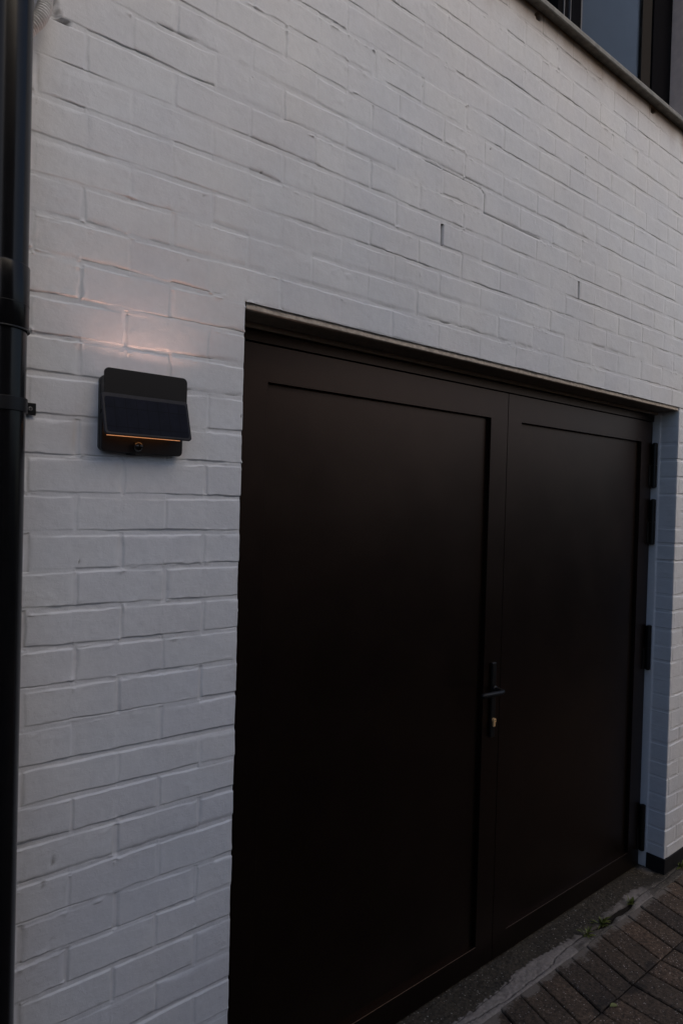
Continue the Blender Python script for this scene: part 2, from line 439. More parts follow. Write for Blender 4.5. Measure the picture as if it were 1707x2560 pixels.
def feature(x, z, d, dirt_shade):
    # open weep joints
    for X in (0.7035, 1.491):
        m = (np.abs(x - X) < 0.0048) & (z > ZL + 4.10 * CR) & (z < ZL + 4.88 * CR)
        d = np.where(m, 0.035, d)
        m = (np.abs(x - X) < 0.0051) & (z > ZL + 4.07 * CR) & (z < ZL + 4.91 * CR)
        dirt_shade = np.where(m, 1.0, dirt_shade)  # dark depth of the slot put into the colour
    # fixing holes under the sill
    for X, Z in ((1.169, 3.466), (2.027, 3.470)):
        m = (((x - X) / 0.017) ** 2 + ((z - Z) / 0.0125) ** 2) < 1
        d = np.where(m, 0.03, d); dirt_shade = np.where(m, 0.97, dirt_shade)  # hole's depth darkened in the colour as well
    # gap of broken mortar where the conduit enters
    m = (x > -0.470) & (x < -0.4360) & (z > 2.6870) & (z < 2.6930 + (x + 0.465) * 0.24)
    d = np.where(m, 0.016, d); dirt_shade = np.where(m, 0.55, dirt_shade)
    m = (x > -0.50) & (x < -0.452 - (z - 2.69) * 0.35) & (z >= 2.69) & (z < 2.78)
    d = np.where(m, d + 0.010, d)
    # small pits
    for X, Z, R in PITS:
        g = np.exp(-((x - X) ** 2 + (z - Z) ** 2) / (R * R))
        d = d + 0.003 * g; dirt_shade = np.maximum(dirt_shade, 0.85 * np.clip(g * 1.5 - .3, 0, 1))
    # scratch low on the pier and a stepped settlement crack high up
    def seg(x0, z0, x1, z1, w, amt, jit=0.001):
        nonlocal dirt_shade, d
        L = math.hypot(x1 - x0, z1 - z0)
        t = np.clip(((x - x0) * (x1 - x0) + (z - z0) * (z1 - z0)) / L ** 2, 0, 1)
        px = x0 + t * (x1 - x0) + (vnoise(t * L, 0 * t, 0.006, 41) - .5) * 2 * jit
        pz = z0 + t * (z1 - z0) + (vnoise(t * L, 0 * t + 5, 0.006, 42) - .5) * 2 * jit
        g = np.exp(-((x - px) ** 2 + (z - pz) ** 2) / (w * w))
        dirt_shade = np.maximum(dirt_shade, amt * g); d = d + 0.003 * g
    seg(-0.431, 0.990, -0.435, 0.957, 0.0016, 0.7)
    seg(-0.452, 0.930, -0.455, 0.915, 0.0013, 0.5)
    seg(-0.435, 0.80, -0.436, 0.79, 0.0013, 0.3)
    r7 = ZL + 7 * CR
    zc = ZL + 6 * CR
    seg(0.62, zc + CR, 0.885, zc + CR - 0.002, 0.0022, 0.20, 0.0006)
    seg(0.885, zc + CR - 0.002, 0.905, zc + CR - 0.016, 0.0022, 0.30, 0.0006)
    seg(0.905, zc + CR - 0.016, 0.905, zc + 0.004, 0.0024, 0.34, 0.0006)
    seg(0.905, zc + 0.004, 1.22, zc + 0.002, 0.0022, 0.25, 0.0006)
    return d, dirt_shade
PITS = [(-0.006, 1.905 + 0.03, 0.0022), (0.033, 2.545, 0.0024), (-0.16, 2.28, 0.0018), (-0.43, 2.45, 0.0016), (-0.28, 2.62, 0.0015), (-0.05, 2.05, 0.0018), (0.45, 2.47, 0.002)]
for i in range(26):
    PITS.append((random.uniform(-0.5, 1.2), random.uniform(1.5, 3.0), random.uniform(0.0010, 0.0017)))

def axis_joint(lo, hi, pitch, origin, fine, coarse, half):
    """grid lines, fine within ±half of each joint"""
    out = []
    k0, k1 = math.floor((lo - origin) / pitch) - 1, math.ceil((hi - origin) / pitch) + 1
    for k in range(k0, k1 + 1):
        c = origin + k * pitch
        nf = max(1, int(round(half / fine)))
        for i in range(-nf, nf + 1): out.append(c + i * half / nf)
        a, b = c + half, c + pitch - half
        nc = max(1, int(round((b - a) / coarse)))
        for i in range(1, nc): out.append(a + (b - a) * i / nc)
    return [v for v in out if lo < v < hi]

def grid_mesh(name, P, keep, attrs, mat, parent, flip=False):
    nu, nv = P.shape[:2]
    idx = np.arange(nu * nv).reshape(nu, nv)
    q = np.stack([idx[:-1, :-1], idx[1:, :-1], idx[1:, 1:], idx[:-1, 1:]], -1)
    if flip: q = q[..., ::-1]
    q = q[keep] if keep is not None else q.reshape(-1, 4)
    used = np.zeros(nu * nv, bool); used[q.ravel()] = True
    remap = np.cumsum(used) - 1
    V = P.reshape(-1, 3)[used]
    q = remap[q]
    me = bpy.data.meshes.new(name)
    me.vertices.add(len(V)); me.vertices.foreach_set('co', V.astype(np.float32).ravel())
    me.loops.add(q.size); me.loops.foreach_set('vertex_index', q.astype(np.int32).ravel())
    me.polygons.add(len(q))
    me.polygons.foreach_set('loop_start', np.arange(0, q.size, 4, dtype=np.int32))
    me.polygons.foreach_set('loop_total', np.full(len(q), 4, dtype=np.int32))
    me.update(calc_edges=True)
    for an, A in attrs.items():
        at = me.attributes.new(an, 'FLOAT', 'POINT')
        at.data.foreach_set('value', np.clip(A.reshape(-1)[used], 0, 1).astype(np.float32))
    me.polygons.foreach_set('use_smooth', np.ones(len(q), bool))
    me.validate()
    return link(name, me, mat, parent)

# ------------------------------------------------------------------ the house
house = tag(empty('brick_house', (0, 0, 0)), 'white painted brick house front with dark double garage door and an upstairs window', 'house')

def build_wall():
    xs = [-3.0, -2.6, -2.2, -1.9, -1.6, -1.4, -1.2, -1.0, -0.9, -0.8, -0.75]
    xs += axis_joint(-0.70, 1.3, 0.1, 0.0, 0.0020, 0.0065, 0.009)
    xs += axis_joint(1.3, 2.9, 0.1, 0.0, 0.0028, 0.010, 0.009)
    xs += axis_joint(2.9, 4.0, 0.1, 0.0, 0.005, 0.02, 0.010)
    xs += list(np.arange(4.0, 7.01, 0.05))
    xs += [0.0, XR, WX0, WX1, 0.0025, -0.0025, XR + 0.0025, 0.7035 - .005, .7035 - .0047, .7035 + .0047, .7035 + .005, 1.491 - .005, 1.491 - .0047, 1.491 + .0047, 1.491 + .005]
    zs = axis_joint(0.0, 3.60, CR, ZL, 0.0014, 0.0065, 0.0115)
    zs += axis_joint(3.60, 5.4, CR, ZL, 0.004, 0.016, 0.010)
    zs += [0.0, 5.4, ZB, ZS, WZ1, ZB + 0.002]
    xs = np.array(sorted(set(np.round(xs, 5)))); zs = np.array(sorted(set(np.round(zs, 5))))
    def clean(a, fixed):
        out = [a[0]]
        for v in a[1:]:
            if v - out[-1] < 0.0007:
                if any(abs(v - f) < 1e-5 for f in fixed): out[-1] = v
                continue
            out.append(v)
        return np.array(out)
    xs = clean(xs, [0.0, XR, WX0, WX1, .6988, .7082, 1.4863, 1.4957]); zs = clean(zs, [0.0, ZB, ZS, WZ1, 5.4])
    X, Z = np.meshgrid(xs, zs, indexing='ij')
    d, dirt_shade, tint, sb, dz = relief(X, Z)
    d, dirt_shade = feature(X, Z, d, dirt_shade)
    stain_shade = np.where(Z < ZS + 0.001, np.exp(-(np.maximum(ZS - Z, 0) / (0.045 + 0.030 * vnoise(X, 0 * Z, 0.06, 51))) ** 1.7), 0) * (0.86 + 0.14 * vnoise(X, Z * 0.4, 0.05, 54))  # part staining, part painted shade of the sill overhang
    stain_shade += 0.12 * np.exp(-((ZS - Z) / 0.12) ** 2) * vnoise(X, Z * .3, 0.03, 52) * (Z < ZS)
    stain_shade = np.where((X > WX0 - .05) & (X < WX1 + .08), stain_shade, 0)
    # splash dirt at the foot of the wall
    stain_shade += 0.25 * np.exp(-Z / 0.05) * vnoise(X, Z, 0.04, 53)
    PX = X.copy(); PY = d.copy(); PZ = Z.copy()
    # rounded corners at the edges of the door opening
    eps = 1e-4
    low = Z < ZB + eps
    for xe, sgn in ((0.0, -1), (XR, 1)):
        dist = np.abs(X - xe)
        side = (X <= xe + eps) if sgn < 0 else (X >= xe - eps)
        w = np.clip(1 - dist / 0.004, 0, 1) * (low & side)
        PY = PY + 0.0022 * w ** 2
        edge = low & (dist < eps)
        PX = np.where(edge, xe + sgn * (d * 0.9 + 0.001), PX)
    xc = (X[:-1, :-1] + X[1:, 1:]) / 2; zc = (Z[:-1, :-1] + Z[1:, 1:]) / 2
    hole = ((xc > 0) & (xc < XR) & (zc < ZB)) | ((xc > WX0) & (xc < WX1) & (zc > ZS) & (zc < WZ1))
    P = np.stack([PX, PY, PZ], -1)
    o = grid_mesh('wall', P, ~hole, dict(dirt_shade=dirt_shade, stain_shade=stain_shade, tint=tint), M_WALL, house)
    # the two reveals of the opening
    for name, xe, sgn in (('reveal', 0.0, -1), ('reveal', XR, 1)):
        i = int(np.argmin(np.abs(xs - xe)))
        sel = zs < ZB + eps
        zz = zs[sel]
        ys = np.array([0, .002, .004, .008, .014, .022, .032, .044, .056, .068, .078, .0855, .0865, .088, .096, .104, .112, .13, .16, .20])
        Y2, Z2 = np.meshgrid(ys, zz, indexing='ij')
        x_in = np.full_like(Y2, xe)
        dd, dr, tn, s_, _ = relief(np.full_like(Y2, xe + 0.031) , Z2, 1)
        dd = dd * 0.5 + (vnoise(Y2, Z2, 0.02, 61) - .5) * 0.001
        # a smooth strip of filler beside the door frame
        sm = sstep(.0855, .0868, Y2)
        dd = dd * (1 - sm) + sm * (-0.004)
        Px = xe + sgn * dd
        Py = Y2.copy()
        w = np.clip(1 - Y2 / 0.012, 0, 1)
        Px = Px * (1 - w) + P[i, sel, 0][None, :] * w
        Py[0] = P[i, sel, 1]
        Py[1:] = np.maximum(Py[1:], Py[:1] + 0.0004 * np.arange(1, len(ys))[:, None])
        Q = np.stack([Px, Py, Z2], -1)
        st = 0.25 * np.exp(-Z2 / 0.05)
        grid_mesh(name, Q, None, dict(dirt_shade=dr * 0.4 * (1 - sm), stain_shade=st, tint=tn), M_WALL, house, flip=(sgn > 0))
    # window reveals, plastered smooth
    bm = bmesh.new()
    box(bm, WX1, WX1 + 0.02, 0.012, 0.30, ZS, WZ1)
    box(bm, WX0 - 0.02, WX0, 0.012, 0.30, ZS, WZ1)
    box(bm, WX0, WX1, 0.012, 0.30, WZ1, WZ1 + 0.02)
    bm_obj('window_reveal', bm, M_PLASTER, house)
    # room walls behind, so that no light leaks in
    bm = bmesh.new()
    box(bm, -3.0, 7.0, 0.40, 0.45, 0, 5.4)
    box(bm, -3.0, 7.0, 0.02, 0.45, 5.35, 5.45)
    box(bm, -3.02, -3.0, 0.0, 0.45, 0, 5.45)
    box(bm, 7.0, 7.02, 0.0, 0.45, 0, 5.45)
    bm_obj('inner_wall', bm, M_CORE, house)

def mat_plaster():
    m = mat_simple("pinkish_reveal_plaster", (0.86, 0.68, 0.58), 0.8, 0, 0.3, 25, 0.08, 0.5)
    return m
M_PLASTER = mat_plaster()
build_wall()

# lintel over the door: a rough mortar edge, the steel underside and a bead of sealant
bm = bmesh.new()
n = 300
pts = []
for i in range(n + 1):
    x = 0.004 + (XR - 0.008) * i / n
    a = (random.random() - .5)
    pts.append((x, float(vnoise(x, 0, 0.02, 71)), float(vnoise(x, 3, 0.05, 72))))
rows = []
for x, a, b in pts:
    prof = [(0.006 + a * 0.002, ZB + 0.003), (0.0045 + a * 0.003, ZB - 0.003 - b * 0.002), (0.003 + b * 0.003, 2.2105), (0.0015 + a * 0.003, 2.2055 - b * 0.001), (0.001 + b * 0.002, 2.2015 + a * 0.001), (0.012, 2.2005), (0.02, 2.206), (0.02, ZB + 0.003)]
    rows.append([bm.verts.new((x, y, z)) for y, z in prof])
for A, B in zip(rows[:-1], rows[1:]):
    for k in range(len(A) - 1): bm.faces.new((A[k], A[k + 1], B[k + 1], B[k]))
bmesh.ops.recalc_face_normals(bm, faces=bm.faces[:])
bm_obj('lintel_edge', bm, M_MORTAR, house, True)
bm = bmesh.new()
box(bm, 0.001, XR - 0.001, 0.010, 0.30, 2.2012, 2.214)
bm_obj('lintel', bm, M_SOFFIT, house)
bm = bmesh.new()
box(bm, 0.003, XR - 0.003, 0.098, 0.112, 2.188, 2.2010, 0.003)
bm_obj('sealant_strip', bm, M_TRIM, house)

# black skirting
bm = bmesh.new()
box(bm, XR + 0.0005, 7.0, -0.007, 0.004, -0.02, 0.070, 0.002)
box(bm, XR - 0.007, XR + 0.0035, -0.0065, 0.084, -0.02, 0.072, 0.002)
bm_obj('skirting', bm, M_SKIRT, house)
bm = bmesh.new()
box(bm, -3.0, -0.0005, -0.007, 0.004, -0.02, 0.070, 0.002)
box(bm, -0.0035, 0.007, -0.0065, 0.084, -0.02, 0.072, 0.002)
bm_obj('skirting', bm, M_SKIRT, house)

# ------------------------------------------------------------------ garage doors
bm = bmesh.new()
box(bm, 0.004, XR - 0.004, YD + 0.004, YD + 0.07, 2.157, 2.1880, 0.0015)
box(bm, 0.004, 0.030, YD + 0.010, YD + 0.07, 0.0, 2.1565, 0.001)
box(bm, XR - 0.030, XR - 0.0045, YD + 0.010, YD + 0.07, 0.0, 2.1565, 0.001)
bm_obj('door_frame', bm, M_DOOR, house)

def leaf(x0, x1, px0, px1):
    """door leaf with a flat recessed panel"""
    z0, z1, pz0, pz1 = 0.008, 2.1525, 0.098, 2.052
    bm = bmesh.new()
    y = YD; t = 0.045; rec = 0.016; b = 0.0008
    def ring(xa, xb, za, zb, yy): return [bm.verts.new(c) for c in ((xa, yy, za), (xb, yy, za), (xb, yy, zb), (xa, yy, zb))]
    rs = [ring(x0, x1, z0, z1, y + t), ring(x0, x1, z0, z1, y + b), ring(x0 + b, x1 - b, z0 + b, z1 - b, y), ring(px0 - b, px1 + b, pz0 - b, pz1 + b, y), ring(px0, px1, pz0, pz1, y + b), ring(px0, px1, pz0, pz1, y + rec)]
    for A, B in zip(rs[:-1], rs[1:]):
        for k in range(4): bm.faces.new((A[k], A[(k + 1) % 4], B[(k + 1) % 4], B[k]))
    bm.faces.new(rs[-1]); bm.faces.new(list(reversed(rs[0])))
    bmesh.ops.recalc_face_normals(bm, faces=bm.faces[:])
    return bm_obj('door_leaf', bm, M_DOOR, house)
leafL = leaf(0.034, 1.2185, 0.145, 1.120)
leafR = leaf(1.2215, XR - 0.034, 1.306, 2.252)
bm = bmesh.new(); box(bm, 1.205, 1.235, YD + 0.018, YD + 0.04, 0.01, 2.15)
bm_obj('meeting_strip', bm, M_BLACK, leafL)
bm = bmesh.new(); box(bm, 0.034, XR - 0.034, YD + 0.02, YD + 0.055, 0.001, 0.0070)
bm_obj('door_sweep', bm, M_BLACK, house)

# hinges
for z0, z1 in ((1.841, 2.051), (1.567, 1.781), (0.962, 1.173), (0.082, 0.301)):
    bm = bmesh.new()
    xh, yh = XR - 0.022, YD - 0.013
    zm = (z0 + z1) / 2
    cyl(bm, (xh, yh, z0), (xh, yh, zm - 0.0008), 0.0125)
    cyl(bm, (xh, yh, zm + 0.0008), (xh, yh, z1), 0.0125)
    cyl(bm, (xh, yh, z0 - 0.003), (xh, yh, z1 + 0.003), 0.008)
    box(bm, xh - 0.030, xh, YD - 0.004, YD + 0.003, z0 + 0.004, zm - 0.002, 0.0008)
    box(bm, xh, XR - 0.006, YD - 0.002, YD + 0.012, zm + 0.002, z1 - 0.004, 0.0008)
    bm_obj('hinge', bm, M_HINGE, leafR)

# handle: long plate, lever and brass cylinder
bm = bmesh.new()
box(bm, 1.1585, 1.1835, YD - 0.0105, YD + 0.001, 0.871, 1.150, 0.004, 3)
bm_obj('lock_plate', bm, M_HINGE, leafL)
bm = bmesh.new()
HX, HZ = 1.171, 1.052
cyl(bm, (HX, YD - 0.012, HZ), (HX, YD - 0.018, HZ), 0.0135, 0.0125, 24)
path = [(HX, YD - 0.010, HZ), (HX, YD - 0.030, HZ), (HX - 0.001, YD - 0.044, HZ), (HX - 0.005, YD - 0.053, HZ), (HX - 0.013, YD - 0.0575, HZ), (HX - 0.025, YD - 0.0585, HZ), (HX - 0.06, YD - 0.057, HZ + .001), (HX - 0.10, YD - 0.0555, HZ + .002), (HX - 0.122, YD - 0.0545, HZ + .002), (HX - 0.127, YD - 0.054, HZ + .002)]
tube(bm, path, [0.0085, 0.0085, 0.0085, 0.0085, 0.0085, 0.0088, 0.0092, 0.0092, 0.0085, 0.004], 20)
bm_obj('handle', bm, M_BLACK, leafL, True)
bm = bmesh.new()
kz = 0.936
cyl(bm, (HX, YD - 0.010, kz), (HX, YD - 0.019, kz), 0.0082, 0.0080, 24)
box(bm, HX - 0.0048, HX + 0.0048, YD - 0.0185, YD - 0.010, kz - 0.0235, kz - 0.004, 0.0022, 3)
kc = bm_obj('lock_cylinder', bm, M_BRASS, leafL, False)
bm = bmesh.new()
box(bm, HX - 0.0062, HX + 0.0062, YD - 0.0195, YD - 0.0188, kz - 0.0009, kz + 0.0009)
bm_obj('keyhole', bm, M_HINGE, leafL)

# ------------------------------------------------------------------ window upstairs
win = empty('window', (1.4, 0.13, 3.5)); win.parent = house
bm = bmesh.new()
# sloping sill slab with a drip lip
sx0, sx1 = WX0 - 0.06, WX1 + 0.07
for x0, x1 in ((sx0, sx1),):
    prof = [(0.16, 3.518), (-0.030, 3.509), (-0.0335, 3.5065), (-0.0345, 3.500), (-0.034, 3.4895), (-0.031, 3.4862), (-0.026, 3.4865), (-0.0245, 3.4905), (-0.018, 3.4905), (0.0, 3.4880), (0.16, 3.4880)]
    A = [bm.verts.new((x0, y, z)) for y, z in prof]; B = [bm.verts.new((x1, y, z)) for y, z in prof]
    for k in range(len(prof)): bm.faces.new((A[k], A[(k + 1) % len(prof)], B[(k + 1) % len(prof)], B[k]))
    bm.faces.new(A); bm.faces.new(list(reversed(B)))
bmesh.ops.recalc_face_normals(bm, faces=bm.faces[:])
bm_obj('window_sill', bm, M_SILL, house)
YW = 0.14
bm = bmesh.new()
box(bm, WX0, WX1, YW, YW + 0.07, 3.515, 3.560, 0.002)
box(bm, WX0, WX1, YW, YW + 0.07, WZ1 - 0.05, WZ1 - 0.001, 0.002)
box(bm, WX0 + 0.001, WX0 + 0.05, YW - .001, YW + 0.071, 3.56, WZ1 - 0.05, 0.002)
box(bm, 2.290, WX1 - 0.001, YW - .001, YW + 0.071, 3.56, WZ1 - 0.05, 0.002)
box(bm, 1.500, 1.575, YW - .001, YW + 0.071, 3.56, WZ1 - 0.05, 0.002)
box(bm, 1.590, 1.668, YW - .001, YW + 0.071, 3.56, WZ1 - 0.05, 0.002)
box(bm, 1.575, 1.590, YW + .02, YW + 0.06, 3.56, WZ1 - 0.05)
bm_obj('window_frame', bm, M_FRAME, win)
bm = bmesh.new()
box(bm, 2.200, 2.2895, YW + 0.008, YW + 0.06, 3.5605, WZ1 - 0.05, 0.002)
bm_obj('window_sash', bm, M_SASH, win)
bm = bmesh.new()
box(bm, 1.6685, 1.686, YW + 0.004, YW + 0.06, 3.5605, WZ1 - 0.05, 0.002)
bm_obj('glazing_bead', bm, M_BAR, win)
bm = bmesh.new()
box(bm, 1.534, 1.541, YW - 0.006, YW - 0.0015, 3.5605, WZ1 - 0.05, 0.001)
box(bm, 1.580, 1.5855, YW - 0.006, YW + 0.0195, 3.5605, WZ1 - 0.05, 0.001)
bm_obj('glazing_bead', bm, M_BAR, win)
bm = bmesh.new(); box(bm, 1.686, 2.200, YW + 0.012, YW + 0.018, 3.56, WZ1 - 0.05)
bm_obj('pane', bm, M_GLASS, win)
bm = bmesh.new(); box(bm, WX0 + .05, 1.500, YW + 0.030, YW + 0.036, 3.56, WZ1 - 0.05)
bm_obj('pane', bm, mat_simple("mirror_coated_pane", (0.42, 0.47, 0.55), 0.03, 1.0, 0.5, 3, 0.05, 0), win)
bm = bmesh.new(); box(bm, 1.67, 2.25, YW + 0.024, YW + 0.027, 3.545, WZ1 - 0.03)
bm_obj('roller_blind', bm, M_BLIND, win)

# ------------------------------------------------------------------ solar wall lamp
lamp = tag(empty('wall_lamp', (-0.275, -0.004, 1.91)), 'dark square solar wall lamp with tilted panel, glowing warm on the white brick pier', 'lamp')
LX0, LX1, LZ0, LZ1 = -0.369, -0.176, 1.824, 2.000
def rrect(x0, x1, z0, z1, r, n=6):
    o = []
    for cx, cz, a0 in ((x1 - r, z1 - r, 0), (x0 + r, z1 - r, 90), (x0 + r, z0 + r, 180), (x1 - r, z0 + r, 270)):
        for i in range(n + 1):
            a = math.radians(a0 + 90 * i / n)
            o.append((cx + r * math.cos(a), cz + r * math.sin(a)))
    return o
def slab(bm, outline, y0, y1, b=0.001, M=None):
    """rounded outline extruded from y0 (front) to y1 (back)"""
    cx = sum(p[0] for p in outline) / len(outline); cz = sum(p[1] for p in outline) / len(outline)
    def ring(y, s):
        out = []
        for x, z in outline:
            v = Vector((x - s * math.copysign(1, x - cx), y, z - s * math.copysign(1, z - cz)))
            out.append(bm.verts.new(M @ v if M is not None else v))
        return out
    rs = [ring(y1, 0), ring(y0 + b, 0), ring(y0, b)]
    L = len(outline)
    for A, B in zip(rs[:-1], rs[1:]):
        for k in range(L): bm.faces.new((A[k], A[(k + 1) % L], B[(k + 1) % L], B[k]))
    f = bm.faces.new(rs[-1]); bm.faces.new(list(reversed(rs[0])))
    bmesh.ops.recalc_face_normals(bm, faces=bm.faces[:])
# back housing: shallow box with an open slot along the top
bm = bmesh.new()
slab(bm, rrect(LX0 + .008, LX1 + 0.002, LZ0 + 0.003, 1.986, 0.010), -0.0135, -0.0015, 0.002)
bm_obj('housing', bm, M_LAMP, lamp)
bm = bmesh.new()
slab(bm, rrect(LX0 + .009, LX1 + 0.003, LZ0, 1.912, 0.010), -0.0215, -0.0137, 0.0015)
bm_obj('base_plate', bm, M_LAMP, lamp)
# front cover (upper half) and its side cheeks
bm = bmesh.new()
FZ = 1.948
ol = [p for p in rrect(LX0 + 0.008, LX1 + 0.006, 1.90, LZ1 + 0.001, 0.011) if p[1] > 1.95]
ol = ol + [(LX0 + 0.008, 1.914), (LX1 + 0.006, 1.914)]
slab(bm, ol, -0.0325, -0.0300, 0.0008)
box(bm, LX0 + 0.0090, LX0 + 0.0120, -0.0298, -0.0138, 1.914, 1.984, 0.0006)
box(bm, LX1 - 0.0015, LX1 + 0.0015, -0.0298, -0.0138, 1.914, 1.984, 0.0006)
box(bm, LX0 + 0.0125, LX1 - 0.0020, -0.0298, -0.0138, 1.914, 1.918)
bm_obj('cover', bm, M_LAMP, lamp)
# tilted solar panel hinged at the fold
def tilt(px, pz):  # plane coords -> world: hinge at z=FZ, y=-0.0325
    return None
ang = math.radians(17)
MT = Matrix.Translation((0, -0.0325, FZ)) @ Matrix.Rotation(-ang, 4, 'X')
bm = bmesh.new()
slab(bm, rrect(LX0 + 0.0015, LX1 + 0.0065, -0.0935, 0.0005, 0.007), -0.0005, 0.0042, 0.0012, MT)
bm_obj('solar_panel', bm, M_LAMPEDGE, lamp)
def mat_cells():
    m, nt, p = new_mat("dark_blue_solar_cells")
    tc = N(nt, 'ShaderNodeTexCoord')
    sx = N(nt, 'ShaderNodeSeparateXYZ'); nt.links.new(tc.outputs['Object'], sx.inputs[0])
    def lines(src, scale, w):
        a = N(nt, 'ShaderNodeMath', operation='MULTIPLY'); a.inputs[1].default_value = scale; nt.links.new(src, a.inputs[0])
        b = N(nt, 'ShaderNodeMath', operation='FRACT'); nt.links.new(a.outputs[0], b.inputs[0])
        c = N(nt, 'ShaderNodeMath', operation='LESS_THAN'); c.inputs[1].default_value = w; nt.links.new(b.outputs[0], c.inputs[0])
        return c.outputs[0]
    l1 = lines(sx.outputs[0], 41.0, 0.05)
    l2 = lines(sx.outputs[2], 24.0, 0.035)
    mx = N(nt, 'ShaderNodeMath', operation='MAXIMUM'); nt.links.new(l1, mx.inputs[0]); nt.links.new(l2, mx.inputs[1])
    n = tex_noise(nt, 40, 3, 0.6, tc.outputs['Object'])
    c = ramp(nt, n.outputs[0], [(0.3, (0.0050, 0.0075, 0.0150)), (0.7, (0.0080, 0.0105, 0.0210))]).outputs[0]
    c = mix(nt, mx.outputs[0], c, (0.003, 0.004, 0.008))
    nt.links.new(c, p.inputs['Base Color'])
    p.inputs['Roughness'].default_value = 0.45
    p.inputs['Specular IOR Level'].default_value = 0.05
    return m
bm = bmesh.new()
slab(bm, rrect(LX0 + 0.0075, LX1 + 0.0010, -0.0880, -0.0085, 0.006), -0.0011, -0.0002, 0.0003, MT)
bm_obj('solar_cells', bm, mat_cells(), lamp)
# lights
bm = bmesh.new()
box(bm, -0.355, -0.195, -0.0290, -0.0170, 1.928, 1.931)
bm_obj('led_module', bm, M_LED, lamp)
bm = bmesh.new()
def P2(x, y, z): return MT @ Vector((x, y, z))
box(bm, LX0 + 0.006, LX1 - 0.022, 0.0025, 0.0038, -0.0953, -0.0943, 0, 1, MT)
bm_obj('led_strip', bm, M_LED2, lamp)
bm = bmesh.new()
box(bm, -0.345, -0.200, -0.0385, -0.0350, 1.873, 1.875)
bm_obj('led_module', bm, mat_emit("warm_led_downward", (1.0, 0.42, 0.15), 8.0), lamp)
# sensor dome and push button
bm = bmesh.new()
bmesh.ops.create_uvsphere(bm, u_segments=24, v_segments=14, radius=0.0118, matrix=Matrix.Translation((-0.281, -0.0245, 1.8395)))
bm_obj('motion_sensor', bm, M_SENSOR, lamp, True)
bm = bmesh.new()
cyl(bm, (-0.29, -0.010, LZ0 - 0.003), (-0.29, -0.010, LZ0 + 0.004), 0.010, 0.011, 20)
bm_obj('button', bm, M_HINGE, lamp)

# ------------------------------------------------------------------ downpipe
PXc, PYc, PR = -0.580, -0.085, 0.050
pipe = tag(empty('downpipe', (PXc, PYc, 0)), 'glossy black round downpipe running up the left side of the white wall', 'downpipe')
def lathe_z(bm, prof, cx, cy, n=64):
    rings = [[bm.verts.new((cx + r * math.cos(2 * math.pi * k / n), cy + r * math.sin(2 * math.pi * k / n), z)) for k in range(n)] for r, z in prof]
    for A, B in zip(rings[:-1], rings[1:]):
        for k in range(n): bm.faces.new((A[k], A[(k + 1) % n], B[(k + 1) % n], B[k]))
bm = bmesh.new()
lathe_z(bm, [(PR, 0.02), (PR, 2.030)], PXc, PYc)
lathe_z(bm, [(PR, 2.033), (PR, 5.3)], PXc, PYc)
bm_obj('pipe', bm, M_PIPE, pipe, True)
bm = bmesh.new()
co = 0.0030
lathe_z(bm, [(PR + .0005, 2.0305), (PR + co - .0008, 2.0305), (PR + co, 2.032), (PR + co, 2.145), (PR + co - 0.0008, 2.147), (PR + 0.0005, 2.147)], PXc, PYc)
o = bm_obj('collar', bm, M_PIPE, pipe, False)
me = o.data
for pl in me.polygons: pl.use_smooth = abs(pl.normal.z) < 0.3
bm = bmesh.new()
lathe_z(bm, [(PR + 0.0045, 2.0280), (PR + 0.0048, 2.0295), (PR + 0.0045, 2.0310), (PR, 2.0312)], PXc, PYc)
lathe_z(bm, [(PR + co + .0002, 2.0745), (PR + co + .0005, 2.0750), (PR + co + .0002, 2.0755)], PXc, PYc)
bm_obj('seal_ring', bm, M_HINGE, pipe, True)
# clamp bracket with a flat ear screwed to the wall
br = bpy.data.objects
bm = bmesh.new()
lathe_z(bm, [(PR, 1.880), (PR + .003, 1.880), (PR + .0032, 1.881), (PR + .0032, 1.904), (PR + .003, 1.905), (PR, 1.905)], PXc, PYc)
box(bm, PXc + PR - 0.004, PXc + PR + 0.002, -0.082, -0.006, 1.8845, 1.9080, 0.0008)
box(bm, PXc + PR - 0.004, -0.4880, -0.0085, -0.0035, 1.8870, 1.9115, 0.0012)
clamp = bm_obj('clamp', bm, M_BLACK, pipe)
bm = bmesh.new()
cyl(bm, (-0.4995, -0.0087, 1.8995), (-0.4995, -0.0115, 1.8995), 0.0048, 0.0036, 18)
bm_obj('screw', bm, M_STEEL, clamp)
bm = bmesh.new()
box(bm, -0.5025, -0.4965, -0.0119, -0.0116, 1.8989, 1.9001)
box(bm, -0.5001, -0.4989, -0.01195, -0.01165, 1.8965, 1.9025)
bm_obj('screw_slot', bm, M_HINGE, clamp)

# corrugated conduit entering behind the pipe
cond = []
ctrl = [(-0.503, 0.01, 2.80), (-0.498, -0.015, 2.76), (-0.496, -0.040, 2.715), (-0.499, -0.050, 2.675), (-0.509, -0.052, 2.643), (-0.526, -0.048, 2.618), (-0.542, -0.040, 2.594), (-0.565, -0.028, 2.585), (-0.59, -0.016, 2.58)]
def catmull(P, m):
    P = [Vector(p) for p in P]
    P = [P[0] * 2 - P[1]] + P + [P[-1] * 2 - P[-2]]
    out = []
    for i in range(1, len(P) - 2):
        for k in range(m):
            t = k / m
            out.append(0.5 * ((2 * P[i]) + (P[i + 1] - P[i - 1]) * t + (2 * P[i - 1] - 5 * P[i] + 4 * P[i + 1] - P[i + 2]) * t * t + (3 * P[i] - P[i - 1] - 3 * P[i + 1] + P[i + 2]) * t ** 3))
    out.append(P[-2]); return out
cp = catmull(ctrl, 32)
acc = 0; rad = []
